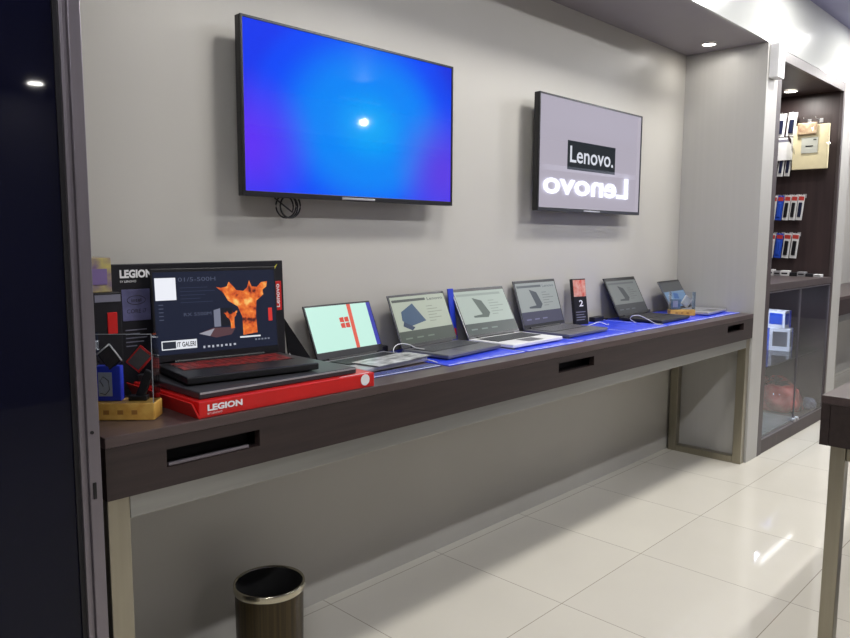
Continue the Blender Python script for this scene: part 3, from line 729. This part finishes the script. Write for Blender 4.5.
# big clear bag with cream packaging
t = thing('plastic_bag_pack', 'large clear plastic bag with cream cardboard inside, hanging high in the cabinet', 'bag', (1.40, -.300, 2.215))
b = MB(); b.box(0, .018, -.130, .11, -.375, -.060, mat('cream_card', (238, 226, 190), .5, var=.06), bev=.004); b.build('cream_card', t)
b = MB(); b.box(-.006, -.0005, -.06, .05, -.26, -.15, mat('pale_grey_print', (200, 202, 196), .4)); b.build('printed_panel', t)
b = MB(); b.box(-.008, -.0065, -.03, .02, -.215, -.208, M_ptxt); b.box(-.008, -.0065, -.05, -.03, -.17, -.165, M_ptxt); b.build('printed_line', t)
b = MB(); b.box(-.02, -.004, -.05, .08, -.13, -.045, mat('contents_brown', (150, 118, 96), .5, scale=(30, 30, 30), col2=(210, 190, 160)), bev=.006); b.build('contents', t)
b = MB(); random.seed(3); N = 10
gr = [[None]*(N+1) for _ in range(N+1)]
for i in range(N+1):
    for j in range(N+1):
        u, v = i/N, j/N
        gr[i][j] = b.bm.verts.new((-.024-.016*math.sin(PI*u)*math.sin(PI*v)+random.uniform(-.005, .005), -.150+.29*u+random.uniform(-.002, .002), -.39+.39*v))
k = b.mi(M_bag)
for i in range(N):
    for j in range(N):
        f = b.bm.faces.new((gr[i][j], gr[i+1][j], gr[i+1][j+1], gr[i][j+1])); f.material_index = k
b.build('bag_film', t)
hook(-.26, 2.196, .13, 'metal hook carrying the large clear bag', None)
hook(-.34, 2.196, .13, 'metal hook carrying the front corner of the large clear bag', None)
# bright white carton beside the bag
t = thing('white_carton', 'bright white flat carton hanging behind the narrow packs, left of the cream card', 'box', (1.42, -.115, 2.08))
MB().box(0, .03, -.065, .065, -.165, 0, M_white, bev=.003).build('box_body', t)
MB().box(-.001, 0, -.05, .05, -.03, -.012, M_txtg).build('printed_line', t)
hook(-.115, 2.075, .075, 'metal hook carrying the bright white carton', None)

# small things on the middle shelf
small = [(-.07, .085, .045, M_white, 'small white box'), (-.13, .06, .035, M_silver, 'silver flat gadget'), (-.185, .07, .040, M_white, 'small white box'), (-.245, .06, .028, M_blk, 'small black gadget'),
         (-.30, .065, .034, M_silver, 'silver flat gadget'), (-.355, .06, .022, M_dgrey, 'small dark gadget'), (-.41, .06, .020, M_white, 'thin white box')]
nm = ['leftmost', 'second from left', 'third from left', 'fourth from left', 'fifth from left', 'sixth from left', 'rightmost']
for k, (y, w, h, m, lab) in enumerate(small):
    t = thing('small_package', '%s on the cabinet middle shelf, %s of the row' % (lab, nm[k]), 'package', (1.43, y+.0, 1.0622), group='small packages on the middle shelf')
    MB().box(-.03, .03, -w*.42, w*.42, 0, h, m, bev=.003).build('package_body', t)
    MB().box(-.0312, -.030, -w*.3, w*.3, h*.3, h*.6, M_key).build('printed_label', t)

# boxes on the glass shelf, bag and cloth at the bottom
def carton(label, x, y, z, w, d, h, rz, mb_, mprint, mp2):
    t = thing('product_box', label, 'box', (x, y, z), rz)
    MB().box(-w/2, w/2, -d/2, d/2, 0, h, mb_, bev=.002).build('box_body', t)
    b = MB(); b.box(-w/2-.0012, -w/2, -d*.42, d*.05, h*.2, h*.85, mprint); b.box(-w*.42, w*.1, -d/2-.0012, -d/2, h*.2, h*.85, mprint); b.build('printed_picture', t)
    b = MB(); b.box(-w/2-.0012, -w/2, d*.15, d*.45, h*.0, h, mp2); b.box(w*.2, w*.45, -d/2-.0012, -d/2, 0, h, mp2); b.build('printed_stripe', t)
    return t
M_wcard = mat('white_card', (212, 216, 224), .4)
carton('white box with a broad blue side, lower box of the pair on the glass shelf', 1.20, -.215, .5285, .10, .21, .165, .12, M_wcard, M_grey, M_pblue)
carton('white and blue box lying on top of the lower box on the glass shelf', 1.22, -.190, .6945, .11, .20, .125, -.08, M_wcard, M_pblue, M_blue)
def blob(name, n, r, c, m, seed, flat=.6, film=None):
    random.seed(seed)
    b = MB()
    r_ = bmesh.ops.create_icosphere(b.bm, subdivisions=4, radius=1)
    from mathutils import noise
    for v in r_['verts']:
        p = v.co.copy(); k = 1+.28*noise.noise(p*1.6+Vector((seed, 0, 0)))+.12*abs(noise.noise(p*5+Vector((0, seed, 0))))
        v.co = Vector((p.x*r[0]*k, p.y*r[1]*k, max(-.5, p.z*k)*r[2]))
    zmin = min(v.co.z for v in r_['verts'])
    for v in r_['verts']: v.co.z -= zmin
    i = b.mi(m)
    for f in b.bm.faces: f.material_index = i; f.smooth = True
    return b
t = thing('plastic_bag', 'crumpled clear bag full of red goods on the cabinet floor', 'bag', (1.22, -.235, .0855))
blob('c', 0, (.11, .165, .125), 0, mat('red_goods', (250, 140, 130), .3, scale=(18, 18, 18), col2=(226, 84, 80)), 2).build('red_contents', t, fix=False)
o = blob('f', 0, (.12, .165, .16), 0, M_bag, 5)
for f in o.bm.faces: f.smooth = False
o.build('bag_film', t, fix=False)
t = thing('plastic_bag', 'smaller bundle of dark wrapped goods at the right of the red bag', 'bag', (1.42, -.405, .0855))
blob('c', 0, (.05, .05, .055), 0, mat('dark_goods', (70, 74, 92), .3, scale=(30, 30, 30), col2=(120, 124, 140)), 9).build('wrapped_goods', t, fix=False)
t = thing('packing_sheet', 'grey-green packing sheet spread on the cabinet floor in front of the red bag', 'sheet', (.80, -.25, .0855))
b = MB(); b.box(-.50, .22, -.19, .19, 0, .006, mat('grey_sheet', (120, 128, 128), .4, scale=(16, 16, 16), col2=(84, 92, 94)), bev=.001); b.build('sheet_body', t)

# ------------------------------------------------------------------ world, camera, view
w = bpy.data.worlds.new('world'); S.world = w; w.use_nodes = True
w.node_tree.nodes['Background'].inputs[0].default_value = (.5, .5, .55, 1); w.node_tree.nodes['Background'].inputs[1].default_value = .3
f, yaw, pit, rol, cx, cy = 730.9393085415625, 0.8024369476552708, -0.11218768105986882, 0.004948695024003169, -4.403211720584458, -2.056923983192647
F = Vector((math.sin(yaw)*math.cos(pit), math.cos(yaw)*math.cos(pit), math.sin(pit)))
R0 = Vector((math.cos(yaw), -math.sin(yaw), 0)); U0 = R0.cross(F)
Rr = math.cos(rol)*R0+math.sin(rol)*U0; Ur = -math.sin(rol)*R0+math.cos(rol)*U0
cam = bpy.data.cameras.new('camera'); co = bpy.data.objects.new('camera', cam); COL.objects.link(co)
cam.sensor_width = 36; cam.sensor_fit = 'HORIZONTAL'; cam.lens = f/850*36; cam.clip_start = .05
co.matrix_world = Matrix(((Rr.x, Ur.x, -F.x, cx), (Rr.y, Ur.y, -F.y, cy), (Rr.z, Ur.z, -F.z, 1.34), (0, 0, 0, 1)))
S.camera = co
vs = S.view_settings; vs.view_transform = 'Standard'; vs.look = 'None'; vs.gamma = 1; vs.use_curve_mapping = False; vs.exposure = 0.0
S.cycles.use_denoising = True
S.cycles.max_bounces = 8; S.cycles.transparent_max_bounces = 16; S.cycles.sample_clamp_indirect = 6
